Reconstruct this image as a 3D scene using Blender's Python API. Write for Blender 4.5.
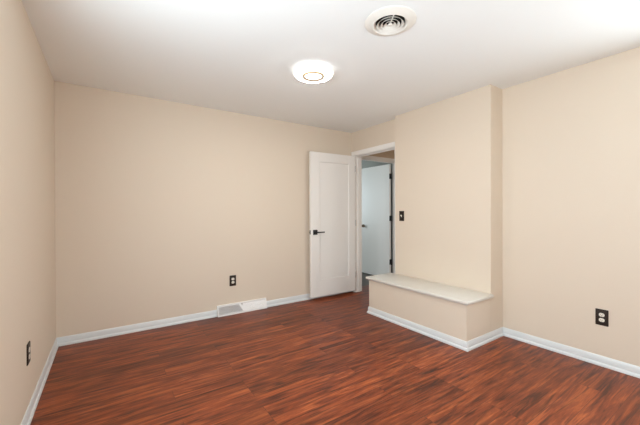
import bpy, bmesh, math
from mathutils import Vector, Matrix

for o in list(bpy.data.objects):
    bpy.data.objects.remove(o, do_unlink=True)
SC = bpy.context.scene
COL = SC.collection

# ------------------------------------------------------------------ camera
cam_d = bpy.data.cameras.new('camera')
cam_d.sensor_fit = 'HORIZONTAL'
cam_d.sensor_width = 36.0
cam_d.lens = 36.0 * 315.1 / 640.0
cam_d.clip_start = 0.02
cam = bpy.data.objects.new('camera', cam_d)
COL.objects.link(cam)
YAW, PITCH, ROLL = math.radians(33.993), math.radians(-0.237), math.radians(-0.187)
F = Vector((math.sin(YAW) * math.cos(PITCH), math.cos(YAW) * math.cos(PITCH), math.sin(PITCH)))
R = Vector((math.cos(YAW), -math.sin(YAW), 0))
U = R.cross(F)
R2 = R * math.cos(ROLL) + U * math.sin(ROLL)
U2 = U * math.cos(ROLL) - R * math.sin(ROLL)
M = Matrix((R2, U2, -F)).transposed().to_4x4()
M.translation = Vector((0.3989, -3.7604, 1.2364))
cam.matrix_world = M
SC.camera = cam

# ------------------------------------------------------------------ world, daylight, exposure
w = bpy.data.worlds.new('sky')
SC.world = w
w.use_nodes = True
nt = w.node_tree
nt.nodes.clear()
wo = nt.nodes.new('ShaderNodeOutputWorld')
bg = nt.nodes.new('ShaderNodeBackground')
sky = nt.nodes.new('ShaderNodeTexSky')
sky.sky_type = 'HOSEK_WILKIE'
sky.turbidity = 4
nt.links.new(sky.outputs[0], bg.inputs[0])
bg.inputs[1].default_value = 0.6
nt.links.new(bg.outputs[0], wo.inputs[0])


def area(name, loc, direction, sx, sy, power, color):
    d = bpy.data.lights.new(name, 'AREA')
    d.shape = 'RECTANGLE'
    d.size, d.size_y = sx, sy
    d.energy = power
    d.color = color
    o = bpy.data.objects.new(name, d)
    COL.objects.link(o)
    o.location = loc
    o.rotation_euler = Vector(direction).to_track_quat('-Z', 'Y').to_euler()
    return o


XR_ = 3.6545
# daylight from windows outside the frame, plus an added right window and hall fill
area('daylight_left_window', (-0.16, -2.9, 1.5), (1, 0, 0.16), 1.9, 1.2, 66, (0.82, 0.93, 1.0))
area('daylight_near_window', (1.6, -5.5, 1.5), (0, 1, 0.22), 1.9, 1.2, 20, (0.88, 0.96, 1.0))
area('added_right_daylight', (XR_ + 0.16, -4.1, 1.5), (-1, 0, -0.08), 1.3, 1.2, 52, (0.86, 0.95, 1.0))  # light of an unseen window, added to brighten the left wall
area('daylight_far_room', (3.2, 2.9, 1.5), (0.35, -1, 0), 1.0, 1.2, 28, (0.80, 0.93, 1.0))
area('hall_end_fill', (4.15, -2.6, 1.4), (0, 1, 0), 0.8, 1.8, 5, (1.0, 0.93, 0.82))  # added fill light for the hall

vs = SC.view_settings
vs.view_transform = 'Standard'
vs.look = 'None'
vs.gamma = 1.0
vs.use_curve_mapping = False
vs.exposure = 0.48
SC.cycles.use_denoising = True
SC.cycles.max_bounces = 14
SC.cycles.diffuse_bounces = 10
SC.cycles.sample_clamp_indirect = 6


# ------------------------------------------------------------------ materials
def srgb(r, g, b):
    f = lambda c: (c / 255 / 12.92) if c / 255 <= 0.04045 else ((c / 255 + 0.055) / 1.055) ** 2.4
    return (f(r), f(g), f(b), 1)


def mat(name, col, rough=0.5, spec=0.5, metal=0.0, bump=0.0, bscale=200.0, vary=0.0):
    m = bpy.data.materials.new(name)
    m.use_nodes = True
    n = m.node_tree.nodes
    L = m.node_tree.links
    b = n['Principled BSDF']
    b.inputs['Base Color'].default_value = col
    b.inputs['Roughness'].default_value = rough
    b.inputs['Specular IOR Level'].default_value = spec
    b.inputs['Metallic'].default_value = metal
    tc = n.new('ShaderNodeTexCoord')
    nz = n.new('ShaderNodeTexNoise')
    nz.inputs['Scale'].default_value = bscale
    nz.inputs['Detail'].default_value = 3
    L.new(tc.outputs['Object'], nz.inputs['Vector'])
    if bump:
        bp = n.new('ShaderNodeBump')
        bp.inputs['Strength'].default_value = bump
        bp.inputs['Distance'].default_value = 0.002
        L.new(nz.outputs['Fac'], bp.inputs['Height'])
        L.new(bp.outputs['Normal'], b.inputs['Normal'])
    if vary:
        hs = n.new('ShaderNodeHueSaturation')
        hs.inputs['Color'].default_value = col
        mr = n.new('ShaderNodeMapRange')
        mr.inputs['To Min'].default_value = 1 - vary
        mr.inputs['To Max'].default_value = 1 + vary
        L.new(nz.outputs['Fac'], mr.inputs['Value'])
        L.new(mr.outputs[0], hs.inputs['Value'])
        L.new(hs.outputs[0], b.inputs['Base Color'])
    return m


def emit_mat(name, col, strength):
    m = bpy.data.materials.new(name)
    m.use_nodes = True
    b = m.node_tree.nodes['Principled BSDF']
    b.inputs['Base Color'].default_value = (0.9, 0.9, 0.9, 1)
    b.inputs['Roughness'].default_value = 0.4
    b.inputs['Emission Color'].default_value = col
    b.inputs['Emission Strength'].default_value = strength
    return m


def glass_mat():
    m = bpy.data.materials.new('window_glass')
    m.use_nodes = True
    n = m.node_tree.nodes
    n.clear()
    o = n.new('ShaderNodeOutputMaterial')
    mx = n.new('ShaderNodeMixShader')
    t = n.new('ShaderNodeBsdfTransparent')
    g = n.new('ShaderNodeBsdfGlossy')
    g.inputs['Roughness'].default_value = 0.02
    mx.inputs[0].default_value = 0.06
    L = m.node_tree.links
    L.new(t.outputs[0], mx.inputs[1])
    L.new(g.outputs[0], mx.inputs[2])
    L.new(mx.outputs[0], o.inputs[0])
    return m


def floor_mat():
    m = bpy.data.materials.new('cherry_laminate')
    m.use_nodes = True
    n = m.node_tree.nodes
    L = m.node_tree.links
    b = n['Principled BSDF']
    tc = n.new('ShaderNodeTexCoord')
    # plank layout: planks run along X
    br = n.new('ShaderNodeTexBrick')
    br.offset = 0.37
    br.offset_frequency = 3
    br.inputs['Color1'].default_value = (0, 0, 0, 1)
    br.inputs['Color2'].default_value = (1, 1, 1, 1)
    br.inputs['Mortar'].default_value = (0.5, 0.5, 0.5, 1)
    br.inputs['Scale'].default_value = 1.0
    br.inputs['Mortar Size'].default_value = 0.0012
    br.inputs['Mortar Smooth'].default_value = 0.3
    br.inputs['Brick Width'].default_value = 1.21
    br.inputs['Row Height'].default_value = 0.127
    L.new(tc.outputs['Object'], br.inputs['Vector'])
    sep = n.new('ShaderNodeSeparateColor')
    L.new(br.outputs['Color'], sep.inputs[0])
    # each plank shifts the grain
    sc = n.new('ShaderNodeVectorMath')
    sc.operation = 'MULTIPLY'
    sc.inputs[1].default_value = (1.0, 1.0, 1.0)
    L.new(tc.outputs['Object'], sc.inputs[0])
    off = n.new('ShaderNodeCombineXYZ')
    ml = n.new('ShaderNodeMath')
    ml.operation = 'MULTIPLY'
    ml.inputs[1].default_value = 37.0
    L.new(sep.outputs[0], ml.inputs[0])
    L.new(ml.outputs[0], off.inputs[0])
    L.new(ml.outputs[0], off.inputs[2])
    ad = n.new('ShaderNodeVectorMath')
    ad.operation = 'ADD'
    L.new(sc.outputs[0], ad.inputs[0])
    L.new(off.outputs[0], ad.inputs[1])

    def stretched(sx, sy, detail, rough, dist):
        mp = n.new('ShaderNodeMapping')
        mp.inputs['Scale'].default_value = (sx, sy, 1)
        L.new(ad.outputs[0], mp.inputs['Vector'])
        nz = n.new('ShaderNodeTexNoise')
        nz.inputs['Scale'].default_value = 1
        nz.inputs['Detail'].default_value = detail
        nz.inputs['Roughness'].default_value = rough
        nz.inputs['Distortion'].default_value = dist
        L.new(mp.outputs[0], nz.inputs['Vector'])
        return nz
    n1 = stretched(1.9, 21.0, 6, 0.65, 1.0)       # broad figure
    n2 = stretched(6.0, 120.0, 4, 0.7, 0.4)      # fine grain
    n3 = stretched(1.7, 20.0, 5, 0.6, 1.1)      # dark smoky streaks
    r1 = n.new('ShaderNodeValToRGB')
    e = r1.color_ramp.elements
    e[0].position = 0.27
    e[0].color = FL[0]
    e[1].position = 0.74
    e[1].color = FL[2]
    k = e.new(0.5)
    k.color = FL[1]
    mixv = n.new('ShaderNodeMath')
    mixv.operation = 'MULTIPLY_ADD'
    mixv.inputs[1].default_value = 0.42
    L.new(n2.outputs['Fac'], mixv.inputs[0])
    sb = n.new('ShaderNodeMath')
    sb.operation = 'SUBTRACT'
    sb.inputs[1].default_value = 0.21
    L.new(n1.outputs['Fac'], sb.inputs[0])
    L.new(sb.outputs[0], mixv.inputs[2])
    L.new(mixv.outputs[0], r1.inputs[0])
    # smoky streaks
    r3 = n.new('ShaderNodeValToRGB')
    r3.color_ramp.elements[0].position = 0.33
    r3.color_ramp.elements[0].color = (0.30, 0.28, 0.28, 1)
    r3.color_ramp.elements[1].position = 0.50
    r3.color_ramp.elements[1].color = (1, 1, 1, 1)
    L.new(n3.outputs['Fac'], r3.inputs[0])
    mu = n.new('ShaderNodeMix')
    mu.data_type = 'RGBA'
    mu.blend_type = 'MULTIPLY'
    mu.inputs[0].default_value = 1.0
    L.new(r1.outputs[0], mu.inputs[6])
    L.new(r3.outputs[0], mu.inputs[7])
    # plank to plank tone
    hs = n.new('ShaderNodeHueSaturation')
    mr = n.new('ShaderNodeMapRange')
    mr.inputs['To Min'].default_value = 0.84
    mr.inputs['To Max'].default_value = 1.14
    L.new(sep.outputs[0], mr.inputs['Value'])
    L.new(mr.outputs[0], hs.inputs['Value'])
    L.new(mu.outputs[2], hs.inputs['Color'])
    # seams
    mu2 = n.new('ShaderNodeMix')
    mu2.data_type = 'RGBA'
    L.new(br.outputs['Fac'], mu2.inputs[0])
    L.new(hs.outputs[0], mu2.inputs[6])
    mu2.inputs[7].default_value = (0.05, 0.016, 0.01, 1)
    L.new(mu2.outputs[2], b.inputs['Base Color'])
    rr = n.new('ShaderNodeMapRange')
    rr.inputs['To Min'].default_value = 0.34
    rr.inputs['To Max'].default_value = 0.48
    L.new(n1.outputs['Fac'], rr.inputs['Value'])
    L.new(rr.outputs[0], b.inputs['Roughness'])
    b.inputs['Specular IOR Level'].default_value = 0.36
    bp = n.new('ShaderNodeBump')
    bp.inputs['Strength'].default_value = 0.10
    bp.inputs['Distance'].default_value = 0.002
    L.new(n1.outputs['Fac'], bp.inputs['Height'])
    L.new(bp.outputs['Normal'], b.inputs['Normal'])
    return m


FL = [(0.050, 0.0100, 0.004, 1), (0.205, 0.042, 0.012, 1), (0.43, 0.112, 0.032, 1)]
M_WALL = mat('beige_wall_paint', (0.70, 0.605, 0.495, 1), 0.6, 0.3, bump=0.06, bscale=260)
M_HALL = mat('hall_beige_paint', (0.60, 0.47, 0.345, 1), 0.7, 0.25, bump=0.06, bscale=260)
M_FAR = mat('grey_far_room_paint', (0.33, 0.33, 0.30, 1), 0.7, 0.25, bump=0.06, bscale=260)
M_CEIL = mat('white_ceiling_paint', (0.885, 0.92, 0.915, 1), 0.85, 0.2, bump=0.05, bscale=300)
M_TRIM = mat('white_trim_paint', (0.68, 0.71, 0.715, 1), 0.32, 0.5)
M_DOOR = mat('white_door_paint', (0.82, 0.80, 0.765, 1), 0.38, 0.45)
M_BENCH = mat('cream_bench_paint', (0.66, 0.635, 0.58, 1), 0.34, 0.5)
M_FLOOR = floor_mat()
M_GREY = mat('grey_brown_floor_board', (0.10, 0.088, 0.075, 1), 0.55, 0.4, bump=0.1, bscale=60, vary=0.25)
M_BLACK = mat('matte_black_metal', (0.008, 0.008, 0.008, 1), 0.4, 0.5)
M_BRONZE = mat('dark_bronze_plate', (0.022, 0.013, 0.008, 1), 0.5, 0.3)
M_ALMOND = mat('almond_receptacle', (0.78, 0.74, 0.64, 1), 0.35, 0.5)
M_SLOT = mat('black_slot', (0.01, 0.01, 0.01, 1), 0.8, 0.2)
M_SCREW = mat('bronze_screw', (0.10, 0.07, 0.045, 1), 0.35, 0.5, metal=1)
M_WHITEMETAL = mat('white_enamelled_metal', (0.82, 0.82, 0.81, 1), 0.35, 0.5)
M_SHADEMETAL = mat('shade_grey_louver_metal', (0.72, 0.71, 0.70, 1), 0.45, 0.5)  # shade of the angled white slats put into the colour as grey
M_VENT = mat('off_white_vent_metal', (0.80, 0.78, 0.72, 1), 0.4, 0.5)
M_DUCTSHADE = mat('black_duct_shade', (0.012, 0.011, 0.01, 1), 0.8, 0.2)
M_NICKEL = mat('satin_nickel', (0.55, 0.55, 0.53, 1), 0.35, 0.5, metal=1)
M_GOLD = mat('gold_ring', (0.34, 0.235, 0.11, 1), 0.35, 0.5, metal=0.3)
M_LAMP = emit_mat('lit_diffuser', (1.0, 0.96, 0.89, 1), 0.85)
M_LAMPR = emit_mat('added_band_glow', (1.0, 0.93, 0.85, 1), 105.0)
M_LAMPB = emit_mat('glowing_lamp_base', (1.0, 0.92, 0.80, 1), 0.12)
M_GLASS = glass_mat()


# ------------------------------------------------------------------ mesh helpers
class MB:
    def __init__(self):
        self.bm = bmesh.new()

    def box(self, x0, x1, y0, y1, z0, z1, bev=0.0, seg=2):
        bm = bmesh.new()
        r = bmesh.ops.create_cube(bm, size=1)
        bmesh.ops.scale(bm, vec=(x1 - x0, y1 - y0, z1 - z0), verts=bm.verts)
        bmesh.ops.translate(bm, vec=((x0 + x1) / 2, (y0 + y1) / 2, (z0 + z1) / 2), verts=bm.verts)
        if bev:
            bmesh.ops.bevel(bm, geom=bm.edges[:], offset=bev, segments=seg, profile=0.5, affect='EDGES')
        self._take(bm)
        return self

    def _take(self, bm):
        me = bpy.data.meshes.new('tmp')
        bm.to_mesh(me)
        bm.free()
        self.bm.from_mesh(me)
        bpy.data.meshes.remove(me)

    def loft(self, rings, cap=True, closed=False):
        """rings: list of equal-length lists of 3D points, each a closed loop."""
        bm = self.bm
        V = [[bm.verts.new(p) for p in ring] for ring in rings]
        n = len(V[0])
        pairs = list(zip(V[:-1], V[1:]))
        if closed:
            pairs.append((V[-1], V[0]))
        for a, b in pairs:
            for i in range(n):
                j = (i + 1) % n
                bm.faces.new((a[i], a[j], b[j], b[i]))
        if cap and not closed:
            bm.faces.new(V[0][::-1])
            bm.faces.new(V[-1])
        return self

    def lathe(self, prof, cx, cy, n=64, cap=False):
        """prof: (radius, z) pairs, turned about a vertical axis."""
        bm = self.bm
        rows = []
        for r, z in prof:
            if r < 1e-6:
                rows.append([bm.verts.new((cx, cy, z))])
            else:
                rows.append([bm.verts.new((cx + r * math.cos(2 * math.pi * i / n), cy + r * math.sin(2 * math.pi * i / n), z)) for i in range(n)])
        for a, b in zip(rows[:-1], rows[1:]):
            for i in range(n):
                j = (i + 1) % n
                if len(a) == 1:
                    bm.faces.new((a[0], b[j], b[i]))
                elif len(b) == 1:
                    bm.faces.new((a[i], a[j], b[0]))
                else:
                    bm.faces.new((a[i], a[j], b[j], b[i]))
        return self

    def cyl(self, p0, p1, r, n=16):
        p0, p1 = Vector(p0), Vector(p1)
        d = (p1 - p0).normalized()
        a = d.orthogonal().normalized()
        b = d.cross(a)
        ring = lambda p: [p + (a * math.cos(2 * math.pi * i / n) + b * math.sin(2 * math.pi * i / n)) * r for i in range(n)]
        return self.loft([ring(p0), ring(p1)])

    def build(self, name, m, parent=None, smooth=None):
        bmesh.ops.recalc_face_normals(self.bm, faces=self.bm.faces)
        me = bpy.data.meshes.new(name)
        self.bm.to_mesh(me)
        self.bm.free()
        me.materials.append(m)
        if smooth:
            me.shade_smooth() if hasattr(me, 'shade_smooth') else None
            try:
                me.set_sharp_from_angle(angle=math.radians(smooth))
            except Exception:
                pass
        o = bpy.data.objects.new(name, me)
        COL.objects.link(o)
        if parent is not None:
            o.parent = parent
            o.matrix_parent_inverse = parent.matrix_world.inverted()
        return o


def structure(o, label=None):
    o['kind'] = 'structure'
    if label:
        o['label'] = label
    return o


def thing(name, label, cat, loc=(0, 0, 0), rotz=0.0, group=None):
    o = bpy.data.objects.new(name, None)
    o.empty_display_size = 0.1
    COL.objects.link(o)
    o.location = loc
    o.rotation_euler = (0, 0, rotz)
    o['label'] = label
    o['category'] = cat
    if group:
        o['group'] = group
    return o


def child(mb, name, m, parent, smooth=None):
    """build in the parent's local coordinates"""
    o = mb.build(name, m, None, smooth)
    o.parent = parent
    return o


# ------------------------------------------------------------------ key dimensions (metres)
H = 2.44
XR = 3.6545          # right wall
XD = 3.526           # wall with the doorway
XC = 3.434           # chimney-like chase, front face
YN, YF = -2.177, -0.973   # chase, near and far end
XB, YBF = 3.0265, -0.925  # low boxed bench
YW = -5.35           # near wall
DY0, DY1 = -0.885, -0.085  # clear opening of doorway one
DH = 2.07            # head of the openings
HX0, HX1 = 3.646, 4.80     # hall
HY = 0.10            # hall end wall
T = 0.12

# ------------------------------------------------------------------ room shell
structure(MB().box(-T, 3.646, YW - T, 0.10, -0.06, 0).box(3.646, HX1 + T, -2.8, HY + 0.05, -0.06, 0).build('floor', M_FLOOR))
structure(MB().box(2.2, HX1 + T, HY + 0.0501, 3.1, -0.06, 0).build('floor_far_room', M_GREY))
# ceiling with a round hole for the vent's duct is not needed: a black disc in the vent's collar stands for the shade
structure(MB().box(-T, HX1 + T, YW - T, 3.1, H, H + 0.08).build('ceiling', M_CEIL))
structure(MB().box(-T, HX0, 0, 0.2, 0, H).build('wall_back', M_WALL))
# left wall with a window opening, left of and behind the camera's view
WY0, WY1, WZ0, WZ1 = -3.88, -1.92, 0.9, 2.1
structure(MB().box(-T, 0, YW, WY0, 0, H).box(-T, 0, WY1, 0, 0, H).box(-T, 0, WY0, WY1, 0, WZ0).box(-T, 0, WY0, WY1, WZ1, H).build('wall_left', M_WALL))
NX0, NX1 = 0.62, 2.58
structure(MB().box(-T, NX0, YW - T, YW, 0, H).box(NX1, XR + T, YW - T, YW, 0, H).box(NX0, NX1, YW - T, YW, 0, WZ0).box(NX0, NX1, YW - T, YW, WZ1, H).build('wall_near', M_WALL))
RY0, RY1 = -4.78, -3.42
structure(MB().box(XR, XR + T, YW, RY0, 0, H).box(XR, XR + T, RY1, YN + 0.05, 0, H).box(XR, XR + T, RY0, RY1, 0, WZ0).box(XR, XR + T, RY0, RY1, WZ1, H).build('wall_right', M_WALL))
# boxed-out chase against the right wall
structure(MB().box(XC, XR, YN, YF, 0, H).build('wall_chase', M_WALL))
# wall with the doorway
structure(MB().box(XD, HX0, DY1 + 0.02, 0, 0, H).box(XD, HX0, YF, DY0 - 0.02, 0, H).box(XD, HX0, DY0 - 0.02, DY1 + 0.02, DH + 0.02, H).build('wall_doorway', M_WALL))
# hall beyond
H2X0, H2X1 = 3.80, 4.650
DH2, CW2 = 2.088, 0.055
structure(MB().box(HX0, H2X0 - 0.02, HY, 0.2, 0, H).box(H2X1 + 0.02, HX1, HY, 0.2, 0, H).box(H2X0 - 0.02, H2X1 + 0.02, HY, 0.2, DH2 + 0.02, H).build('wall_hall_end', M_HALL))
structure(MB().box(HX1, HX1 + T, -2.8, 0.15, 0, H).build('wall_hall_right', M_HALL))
structure(MB().box(HX1, HX1 + T, 0.15, 3.1, 0, H).build('wall_far_room_right', M_FAR))
structure(MB().box(XR + T, HX1, -2.92, -2.8, 0, H).build('wall_hall_near', M_HALL))
structure(MB().box(2.2, HX1 + T, 3.1, 3.2, 0, H).build('wall_far_room_back', M_FAR))
structure(MB().box(2.1, 2.2, 0.2, 3.2, 0, H).build('wall_far_room_left', M_FAR))


def window(name, axis, at, a0, a1, inward):
    """Double-hung window filling the opening; axis 'x' means the pane's normal is X."""
    def bx(m, u0, u1, d0, d1, z0, z1):
        return m.box(d0, d1, u0, u1, z0, z1, 0.003) if axis == 'x' else m.box(u0, u1, d0, d1, z0, z1, 0.003)
    f = 0.05
    d0, d1 = at - 0.04, at + 0.03
    m = MB()
    bx(m, a0, a0 + f, d0, d1, WZ0, WZ1)
    bx(m, a1 - f, a1, d0, d1, WZ0, WZ1)
    bx(m, a0 + f, a1 - f, d0, d1, WZ0, WZ0 + f)
    bx(m, a0 + f, a1 - f, d0, d1, WZ1 - f, WZ1)
    bx(m, a0 + f, a1 - f, d0 + 0.01, d1 - 0.01, 1.48, 1.52)
    o = structure(m.build(name, M_TRIM))
    for z0, z1 in ((WZ0 + f, 1.48), (1.52, WZ1 - f)):
        g = MB()
        bx(g, a0 + f, a1 - f, at - 0.007, at - 0.003, z0, z1) if False else (
            g.box(at - 0.007, at - 0.003, a0 + f, a1 - f, z0, z1) if axis == 'x' else g.box(a0 + f, a1 - f, at - 0.007, at - 0.003, z0, z1))
        g.build('pane', M_GLASS, o)
    return o


window('window_1', 'x', -0.06, WY0, WY1, 1)
window('added_window_3', 'x', XR + 0.06, RY0, RY1, 1)  # unseen window added so the left wall gets more light
window('window_2', 'y', YW - 0.06, NX0, NX1, 1)

# ------------------------------------------------------------------ baseboards (profile: shoe moulding, flat, rounded cap)
HB = 0.079
PROF = [(0, 0), (0.020, 0), (0.0205, 0.010), (0.0185, 0.019), (0.0135, 0.0245), (0.011, 0.026), (0.011, 0.060), (0.0085, 0.066), (0.0075, 0.072), (0.004, HB), (0, HB)]


def run(mb, pts, closed_ends=True):
    """Sweep PROF along a floor polyline; the profile's depth goes to the LEFT of travel, mitred at the corners."""
    P = [Vector((p[0], p[1], 0)) for p in pts]
    dirs = [(b - a).normalized() for a, b in zip(P[:-1], P[1:])]
    left = lambda d: Vector((-d.y, d.x, 0))
    rings = []
    for i, p in enumerate(P):
        if i == 0:
            nrm = left(dirs[0])
        elif i == len(P) - 1:
            nrm = left(dirs[-1])
        else:
            a, b = left(dirs[i - 1]), left(dirs[i])
            s = (a + b)
            nrm = s / (1 + a.dot(b))
        rings.append([p + nrm * d + Vector((0, 0, z)) for d, z in PROF])
    mb.loft(rings)
    return mb


REG0, REG1 = 1.462, 2.084     # where the floor register interrupts the back baseboard
structure(run(MB(), [(0, -0.0005), (0, YW)]).build('baseboard_left', M_TRIM, None, 40))
mb = MB()
run(mb, [(REG0 - 0.002, 0), (0.0, 0)])
run(mb, [(XD, 0), (REG1 + 0.002, 0)])
structure(mb.build('baseboard_back', M_TRIM, None, 40))
structure(run(MB(), [(XR, YW), (XR, YN)]).build('baseboard_right', M_TRIM, None, 40))

structure(run(MB(), [(XR - 0.0205, YN), (XC, YN)]).build('baseboard_chase', M_TRIM, None, 40))

# ------------------------------------------------------------------ doorway one: casing, jamb, stop
m = MB()
cw, ct = 0.066, 0.016
for side in (XD - ct, HX0):                       # casings on both faces of the wall
    x0, x1 = side, side + ct
    m.box(x0, x1, DY1 + 0.006, min(DY1 + 0.006 + cw, -0.001), 0, DH + 0.006 + cw, 0.003)
    m.box(x0, x1, DY1 - 0.80 - 0.006 - cw, DY0 - 0.006, 0, DH + 0.006 + cw, 0.003)
    m.box(x0, x1, DY0 - 0.006, DY1 + 0.006, DH + 0.006, DH + 0.006 + cw, 0.003)
m.box(XD, HX0, DY1, DY1 + 0.02, 0, DH + 0.02)
m.box(XD, HX0, DY0 - 0.02, DY0, 0, DH + 0.02)
m.box(XD, HX0, DY0, DY1, DH, DH + 0.02)
m.box(XD + 0.045, XD + 0.08, DY1 - 0.011, DY1, 0, DH, 0.002)
m.box(XD + 0.045, XD + 0.08, DY0, DY0 + 0.011, 0, DH, 0.002)
m.box(XD + 0.045, XD + 0.08, DY0, DY1, DH - 0.011, DH, 0.002)
structure(m.build('trim_1', M_DOOR))

# doorway two, at the end of the hall
m = MB()
x0, x1 = H2X0, H2X1
for (a, b) in ((HY - ct, HY), (0.2, 0.2 + ct)):
    m.box(max(x0 - 0.006 - CW2, HX0 + ct + 0.001), x0 - 0.006, a, b, 0, DH2 + 0.006 + CW2, 0.003)
    m.box(x1 + 0.006, x1 + 0.006 + CW2, a, b, 0, DH2 + 0.006 + CW2, 0.003)
    m.box(x0 - 0.006, x1 + 0.006, a, b, DH2 + 0.006, DH2 + 0.006 + CW2, 0.003)
m.box(x0 - 0.02, x0, HY, 0.2, 0, DH2 + 0.02)
m.box(x1, x1 + 0.02, HY, 0.2, 0, DH2 + 0.02)
m.box(x0, x1, HY, 0.2, DH2, DH2 + 0.02)
m.box(x0, x0 + 0.011, 0.12, 0.155, 0, DH2, 0.002)
m.box(x1 - 0.011, x1, 0.12, 0.155, 0, DH2, 0.002)
m.box(x0, x1, 0.12, 0.155, DH2 - 0.011, DH2, 0.002)
structure(m.build('trim_2', M_DOOR))


# ------------------------------------------------------------------ doors
def door_slab(wd, z0, z1, th=0.035, st=0.150, sh=0.118, top=0.13, bot=0.23):
    """One-panel door in local axes: hinge edge at x=0, slab to x=-wd, y from 0 (one face) to th."""
    m = MB()
    e = 0.0015
    m.box(-wd, -wd + st, 0, th, z0, z1, e)
    m.box(-sh, 0, 0, th, z0, z1, e)
    m.box(-wd + st, -sh, 0, th, z1 - top, z1, e)
    m.box(-wd + st, -sh, 0, th, z0, z0 + bot, e)
    a0, a1, b0, b1 = -wd + st, -sh, z0 + bot, z1 - top
    rec, s = 0.007, 0.009
    m.box(a0 - 0.004, a1 + 0.004, rec, th - rec, b0 - 0.004, b1 + 0.004)
    for (ya, yb) in ((0.0008, rec), (th - 0.0008, th - rec)):   # sloped sticking round the flat panel
        rings = []
        rings.append([(a0, ya, b0), (a1, ya, b0), (a1, ya, b1), (a0, ya, b1)])
        rings.append([(a0 + s, yb, b0 + s), (a1 - s, yb, b0 + s), (a1 - s, yb, b1 - s), (a0 + s, yb, b1 - s)])
        m.loft(rings, cap=False)
    return m


# door one, swung open against the back wall.  Local x runs along the slab, y=0 is the face towards the room.
hx, hy = 3.490, -0.125
D1 = door_slab(0.782, 0.044, 2.060).build('door_1', M_DOOR)
D1.location = (hx, hy, 0)
D1.rotation_euler = (0, 0, math.radians(-1.2))
structure(D1, 'white one-panel door with black lever handle, open against the back wall')


def lever(sign, y):
    h = MB()
    xc, zc = -0.712, 0.945
    h.box(xc - 0.034, xc + 0.034, min(y, y + sign * 0.009), max(y, y + sign * 0.009), zc - 0.034, zc + 0.034, 0.002)
    h.cyl((xc, y + sign * 0.008, zc), (xc, y + sign * 0.05, zc), 0.010)
    r = child(h, 'handle', M_BLACK, D1, 40)
    l = MB()
    ya, yb = sorted((y + sign * 0.042, y + sign * 0.054))
    l.box(xc - 0.011, xc + 0.128, ya, yb, zc - 0.0085, zc + 0.0085, 0.003)
    lo = child(l, 'lever', M_BLACK, r)
    return r


lever(-1, 0.0)
lp = MB().box(-0.7832, -0.7815, 0.005, 0.030, 0.945 - 0.028, 0.945 + 0.028, 0.0005)
lp.box(-0.791, -0.782, 0.011, 0.024, 0.945 - 0.008, 0.945 + 0.008, 0.002)
child(lp, 'latch_plate', M_BLACK, D1)
for z in (0.28, 1.06, 1.87):
    hg = MB().cyl((0.010, 0.004, z - 0.045), (0.010, 0.004, z + 0.045), 0.006)
    hg.box(0.0, 0.010, 0.002, 0.006, z - 0.044, z + 0.044)
    child(hg, 'hinge', M_NICKEL, D1, 40)

# door two in the hall, opened away into the far room
D2 = MB().box(-0.80, 0, 0, 0.035, 0.015, 2.080, 0.002).build('door_2', M_DOOR)
D2.location = (4.602, 0.235, 0)
D2.rotation_euler = (0, 0, math.radians(-90))
structure(D2, 'white door with three black hinges seen through the doorway, open into the far room')
for z in (0.318, 1.104, 1.860):
    hg = MB().cyl((0.016, 0.026, z - 0.048), (0.016, 0.026, z + 0.048), 0.0105)
    hg.cyl((0.016, 0.026, z - 0.052), (0.016, 0.026, z + 0.052), 0.006)
    hg.box(0.0005, 0.004, 0.002, 0.040, z - 0.047, z + 0.047)
    hg.box(0.003, 0.012, -0.012, 0.040, z - 0.047, z + 0.047, 0.001)
    child(hg, 'hinge', M_BLACK, D2, 40)
kn = MB().cyl((-0.69, 0, 0.945), (-0.69, -0.008, 0.945), 0.03, 24)
kn.cyl((-0.69, -0.006, 0.945), (-0.69, -0.045, 0.945), 0.010)
kn.box(-0.715, -0.665, -0.055, -0.040, 0.92, 0.97, 0.006)
child(kn, 'handle', M_SCREW, D2, 40)

# ------------------------------------------------------------------ boxed bench
B = thing('built_in_bench', 'long low boxed-in bench with cream top and white baseboard under the projecting wall', 'bench', (XB, (YN + YBF) / 2, 0))
off = Vector((XB, (YN + YBF) / 2, 0))


def local(mb):
    bmesh.ops.translate(mb.bm, vec=-off, verts=mb.bm.verts)
    return mb


BT = 0.440
child(local(MB().box(XB, XC - 0.001, YN, YBF, 0.0, BT - 0.028)), 'bench_body', M_WALL, B)['label'] = 'beige painted front'
o_ = 0.032
mb = MB()
mb.box(XB - o_, XC - 0.001, YN - o_, YBF + o_, BT - 0.028, BT, 0.008, 3)
mb.box(XB - 0.010, XC - 0.001, YN - 0.010, YBF + 0.010, BT - 0.040, BT - 0.026, 0.004, 2)   # cove under the nosing
child(local(mb), 'bench_top', M_BENCH, B, 40)['label'] = 'cream painted wooden top'
mb = run(MB(), [(XC - 0.001, YN), (XB, YN), (XB, YBF), (XC - 0.001, YBF)])
child(local(mb), 'baseboard', M_TRIM, B, 40)['label'] = 'white baseboard'


# ------------------------------------------------------------------ outlets and switch (local: plate in XZ plane, faces -Y)
def rounded(w_, h_, r, n=6):
    pts = []
    for cx, cz, a0 in ((w_ - r, h_ - r, 0), (-w_ + r, h_ - r, 90), (-w_ + r, -h_ + r, 180), (w_ - r, -h_ + r, 270)):
        for i in range(n + 1):
            a = math.radians(a0 + 90 * i / n)
            pts.append((cx + r * math.cos(a), cz + r * math.sin(a)))
    return pts


def plate_mesh(w_, h_):
    m = MB()
    lv = [(0, 0.0, 0.004), (0, -0.003, 0.004), (0.0025, -0.0055, 0.004), (0.006, -0.0065, 0.003)]
    m.loft([[(x, y, z) for x, z in rounded(w_ - s, h_ - s, r)] for s, y, r in lv])
    return m


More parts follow.
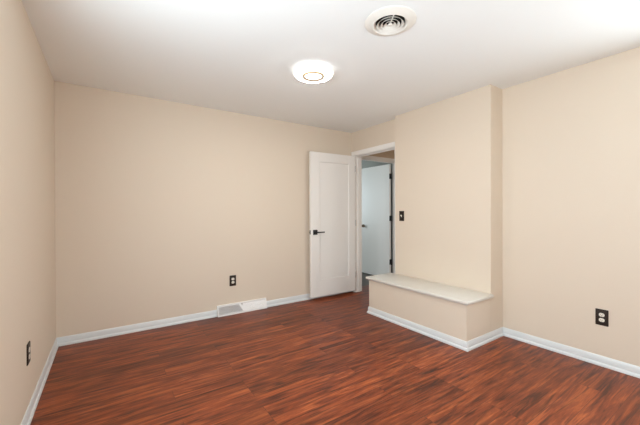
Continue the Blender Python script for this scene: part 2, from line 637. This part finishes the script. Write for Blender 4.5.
def outlet(label, loc, rotz, w_=0.040, h_=0.064):
    t = thing('wall_outlet', label, 'outlet', loc, rotz, 'dark duplex wall outlets')
    child(plate_mesh(w_, h_), 'cover_plate', M_BRONZE, t, 30)['label'] = 'dark bronze cover plate'
    for s in (1, -1):
        m = MB()
        zc = s * 0.0205
        ring = lambda k, y: [(x * k, y, z * k + zc) for x, z in rounded(0.0175, 0.0145, 0.0125, 8)]
        m.loft([ring(1, -0.006), ring(1, -0.0074), ring(0.93, -0.0080)])
        r = child(m, 'receptacle', M_ALMOND, t, 40)
        r['label'] = 'off-white receptacle'
        q = MB()
        q.box(-0.0075, -0.0058, -0.0082, -0.0076, zc - 0.001, zc + 0.007)
        q.box(0.0058, 0.0075, -0.0082, -0.0076, zc - 0.0005, zc + 0.006)
        q.cyl((0, -0.0076, zc - 0.0065), (0, -0.0082, zc - 0.0065), 0.0025, 10)
        child(q, 'slots', M_SLOT, r)
    child(MB().cyl((0, -0.006, 0), (0, -0.0078, 0), 0.0035, 12), 'screw', M_SCREW, t)
    return t


outlet('dark outlet on the back wall above the white floor register', (1.655, 0, 0.398), 0)
outlet('dark outlet low on the left wall, seen nearly edge on', (0, -1.222, 0.392), math.radians(90), 0.040, 0.062)
outlet('dark outlet on the right wall, to the right of the bench', (XR, -2.938, 0.385), math.radians(-90))

t = thing('light_switch', 'dark toggle light switch on the projecting wall beside the doorway', 'light switch', (XC, -1.079, 1.174), math.radians(-90))
child(plate_mesh(0.038, 0.062), 'switch_plate', M_BRONZE, t, 30)
m = MB()
m.box(-0.006, 0.006, -0.0075, -0.006, -0.013, 0.013)
tg = [[(-0.0045, -0.006, -0.004), (0.0045, -0.006, -0.004), (0.0045, -0.006, 0.009), (-0.0045, -0.006, 0.009)],
      [(-0.004, -0.022, 0.006), (0.004, -0.022, 0.006), (0.004, -0.020, 0.013), (-0.004, -0.020, 0.013)]]
m.loft(tg)
child(m, 'toggle', M_ALMOND, t)['label'] = 'off-white toggle'
for s in (1, -1):
    child(MB().cyl((0, -0.006, s * 0.030), (0, -0.0078, s * 0.030), 0.003, 12), 'screw', M_SCREW, t)

# ------------------------------------------------------------------ floor register on the back wall
RW, RH = REG1 - REG0, 0.124
t = thing('floor_register', 'white metal baseboard register with louvers greyed for shade below the back wall outlet', 'air register', ((REG0 + REG1) / 2, 0, 0))
m = MB()
prof = [(0.0, 0.0), (-0.046, 0.0), (-0.046, 0.018), (-0.020, RH - 0.008), (-0.014, RH), (0.0, RH)]
m.loft([[(x, y, z) for y, z in prof] for x in (-RW / 2, -RW / 2 + 0.012)])
m.loft([[(x, y, z) for y, z in prof] for x in (RW / 2 - 0.012, RW / 2)])
# bottom lip, top lip, back panel, solid face on the right half
m.box(-RW / 2 + 0.012, RW / 2 - 0.012, -0.046, 0, 0, 0.020)
m.box(-RW / 2 + 0.012, RW / 2 - 0.012, -0.022, 0, RH - 0.020, RH)
face = lambda z: -0.046 + (z - 0.018) * (0.026 / (RH - 0.026))
za, zb = 0.018, RH - 0.018
xa_b, xa_t = -0.005, -0.055            # slanted right end of the open louvers
m.loft([[(xa_b, face(za), za), (RW / 2 - 0.01, face(za), za), (RW / 2 - 0.01, face(zb), zb), (xa_t, face(zb), zb)],
        [(xa_b, face(za) + 0.012, za), (RW / 2 - 0.01, face(za) + 0.012, za), (RW / 2 - 0.01, face(zb) + 0.012, zb), (xa_t, face(zb) + 0.012, zb)]])
child(m, 'register_body', M_WHITEMETAL, t, 30)
m = MB()
m.box(-RW / 2 + 0.012, 0.0, -0.014, -0.010, 0.020, RH - 0.020)
child(m, 'damper_plate', M_SHADEMETAL, t)['label'] = 'damper behind the louvers, greyed for shade'
m = MB()
N = 22
for i in range(N):
    xb = -RW / 2 + 0.026 + i * (0.262 / (N - 1))
    xt = -RW / 2 + 0.026 + i * (0.212 / (N - 1))
    wq = 0.0030
    m.loft([[(xb, face(za), za), (xb + wq, face(za), za), (xt + wq, face(zb), zb), (xt, face(zb), zb)],
            [(xb, face(za) + 0.012, za), (xb + wq, face(za) + 0.012, za), (xt + wq, face(zb) + 0.012, zb), (xt, face(zb) + 0.012, zb)]])
child(m, 'louvers', M_SHADEMETAL, t)['label'] = 'slanted louvers, greyed for shade'
m = MB()
for i in range(16):                         # closed louvers pressed into the right half
    xb = 0.035 + i * 0.0155
    xt = 0.002 + i * 0.0165
    m.loft([[(xb, face(za + .012), za + .012), (xb + .004, face(za + .012), za + .012), (xt + .004, face(zb - .008), zb - .008), (xt, face(zb - .008), zb - .008)],
            [(xb, face(za + .012) - .0012, za + .012), (xb + .004, face(za + .012) - .0012, za + .012), (xt + .004, face(zb - .008) - .0012, zb - .008), (xt, face(zb - .008) - .0012, zb - .008)]])
child(m, 'closed_louvers', M_WHITEMETAL, t)
m = MB().box(-0.018, -0.010, face(RH - 0.02) - 0.010, face(RH - 0.02) + 0.004, RH - 0.025, RH - 0.012, 0.001)
child(m, 'damper_lever', M_SCREW, t)

# ------------------------------------------------------------------ flush ceiling lamp
LX, LY = 1.866, -1.490
t = thing('ceiling_lamp', 'round white lit flush ceiling lamp with a thin gold ring', 'ceiling light', (LX, LY, H))
child(MB().lathe([(0, 0), (0.158, 0), (0.160, -0.003), (0.160, -0.018), (0.156, -0.021), (0, -0.021)], 0, 0), 'lamp_base', M_LAMPB, t, 30)
child(MB().lathe([(0, -0.0215), (0.166, -0.0215), (0.171, -0.024), (0.173, -0.029), (0.170, -0.036), (0.160, -0.041), (0.135, -0.0455), (0.10, -0.048), (0.06, -0.049), (0, -0.0495)], 0, 0, 96),
      'diffuser', M_LAMP, t, 50)
m = MB()
rr, ra = 0.084, 0.0075
m.loft([[((rr + ra * math.cos(b)) * math.cos(a), (rr + ra * math.cos(b)) * math.sin(a), -0.0490 + ra * math.sin(b)) for b in [2 * math.pi * j / 10 for j in range(10)]]
        for a in [2 * math.pi * i / 72 for i in range(72)]], closed=True)
child(m, 'gold_ring', M_GOLD, t, 60)
child(MB().lathe([(0.126, -0.0474), (0.152, -0.0444)], 0, 0, 96), 'added_light_band', M_LAMPR, t, 50)  # glowing band added under the diffuser to carry the lamp's light

# ------------------------------------------------------------------ round ceiling diffuser vent
VX, VY = 1.897, -2.345
t = thing('ceiling_vent', 'round off-white ceiling air vent with concentric rings', 'ceiling vent', (VX, VY, H))
child(MB().lathe([(0.160, 0), (0.160, -0.003), (0.152, -0.008), (0.132, -0.014), (0.116, -0.020), (0.108, -0.022), (0.104, -0.020), (0.091, -0.004), (0.093, -0.0035)], 0, 0, 96), 'vent_flange', M_VENT, t, 40)
child(MB().lathe([(0, -0.0015), (0.103, -0.0015), (0.103, -0.0005), (0, -0.0005)], 0, 0, 64), 'duct_shade_disc', M_DUCTSHADE, t)  # flat black disc in place of the shade inside the duct
for r0 in (0.083, 0.059, 0.036):
    child(MB().lathe([(r0 - 0.013, -0.007), (r0, -0.0215), (r0 + 0.002, -0.0215), (r0 - 0.011, -0.007), (r0 - 0.013, -0.007)], 0, 0, 72), 'vane_ring', M_VENT, t, 40)
child(MB().lathe([(0, -0.004), (0.006, -0.004), (0.016, -0.020), (0.012, -0.024), (0, -0.025)], 0, 0, 32), 'center_cap', M_VENT, t, 40)
child(MB().box(-0.102, 0.102, -0.0028, 0.0028, -0.016, -0.008), 'crossbar', M_VENT, t).rotation_euler = (0, 0, math.radians(-123))
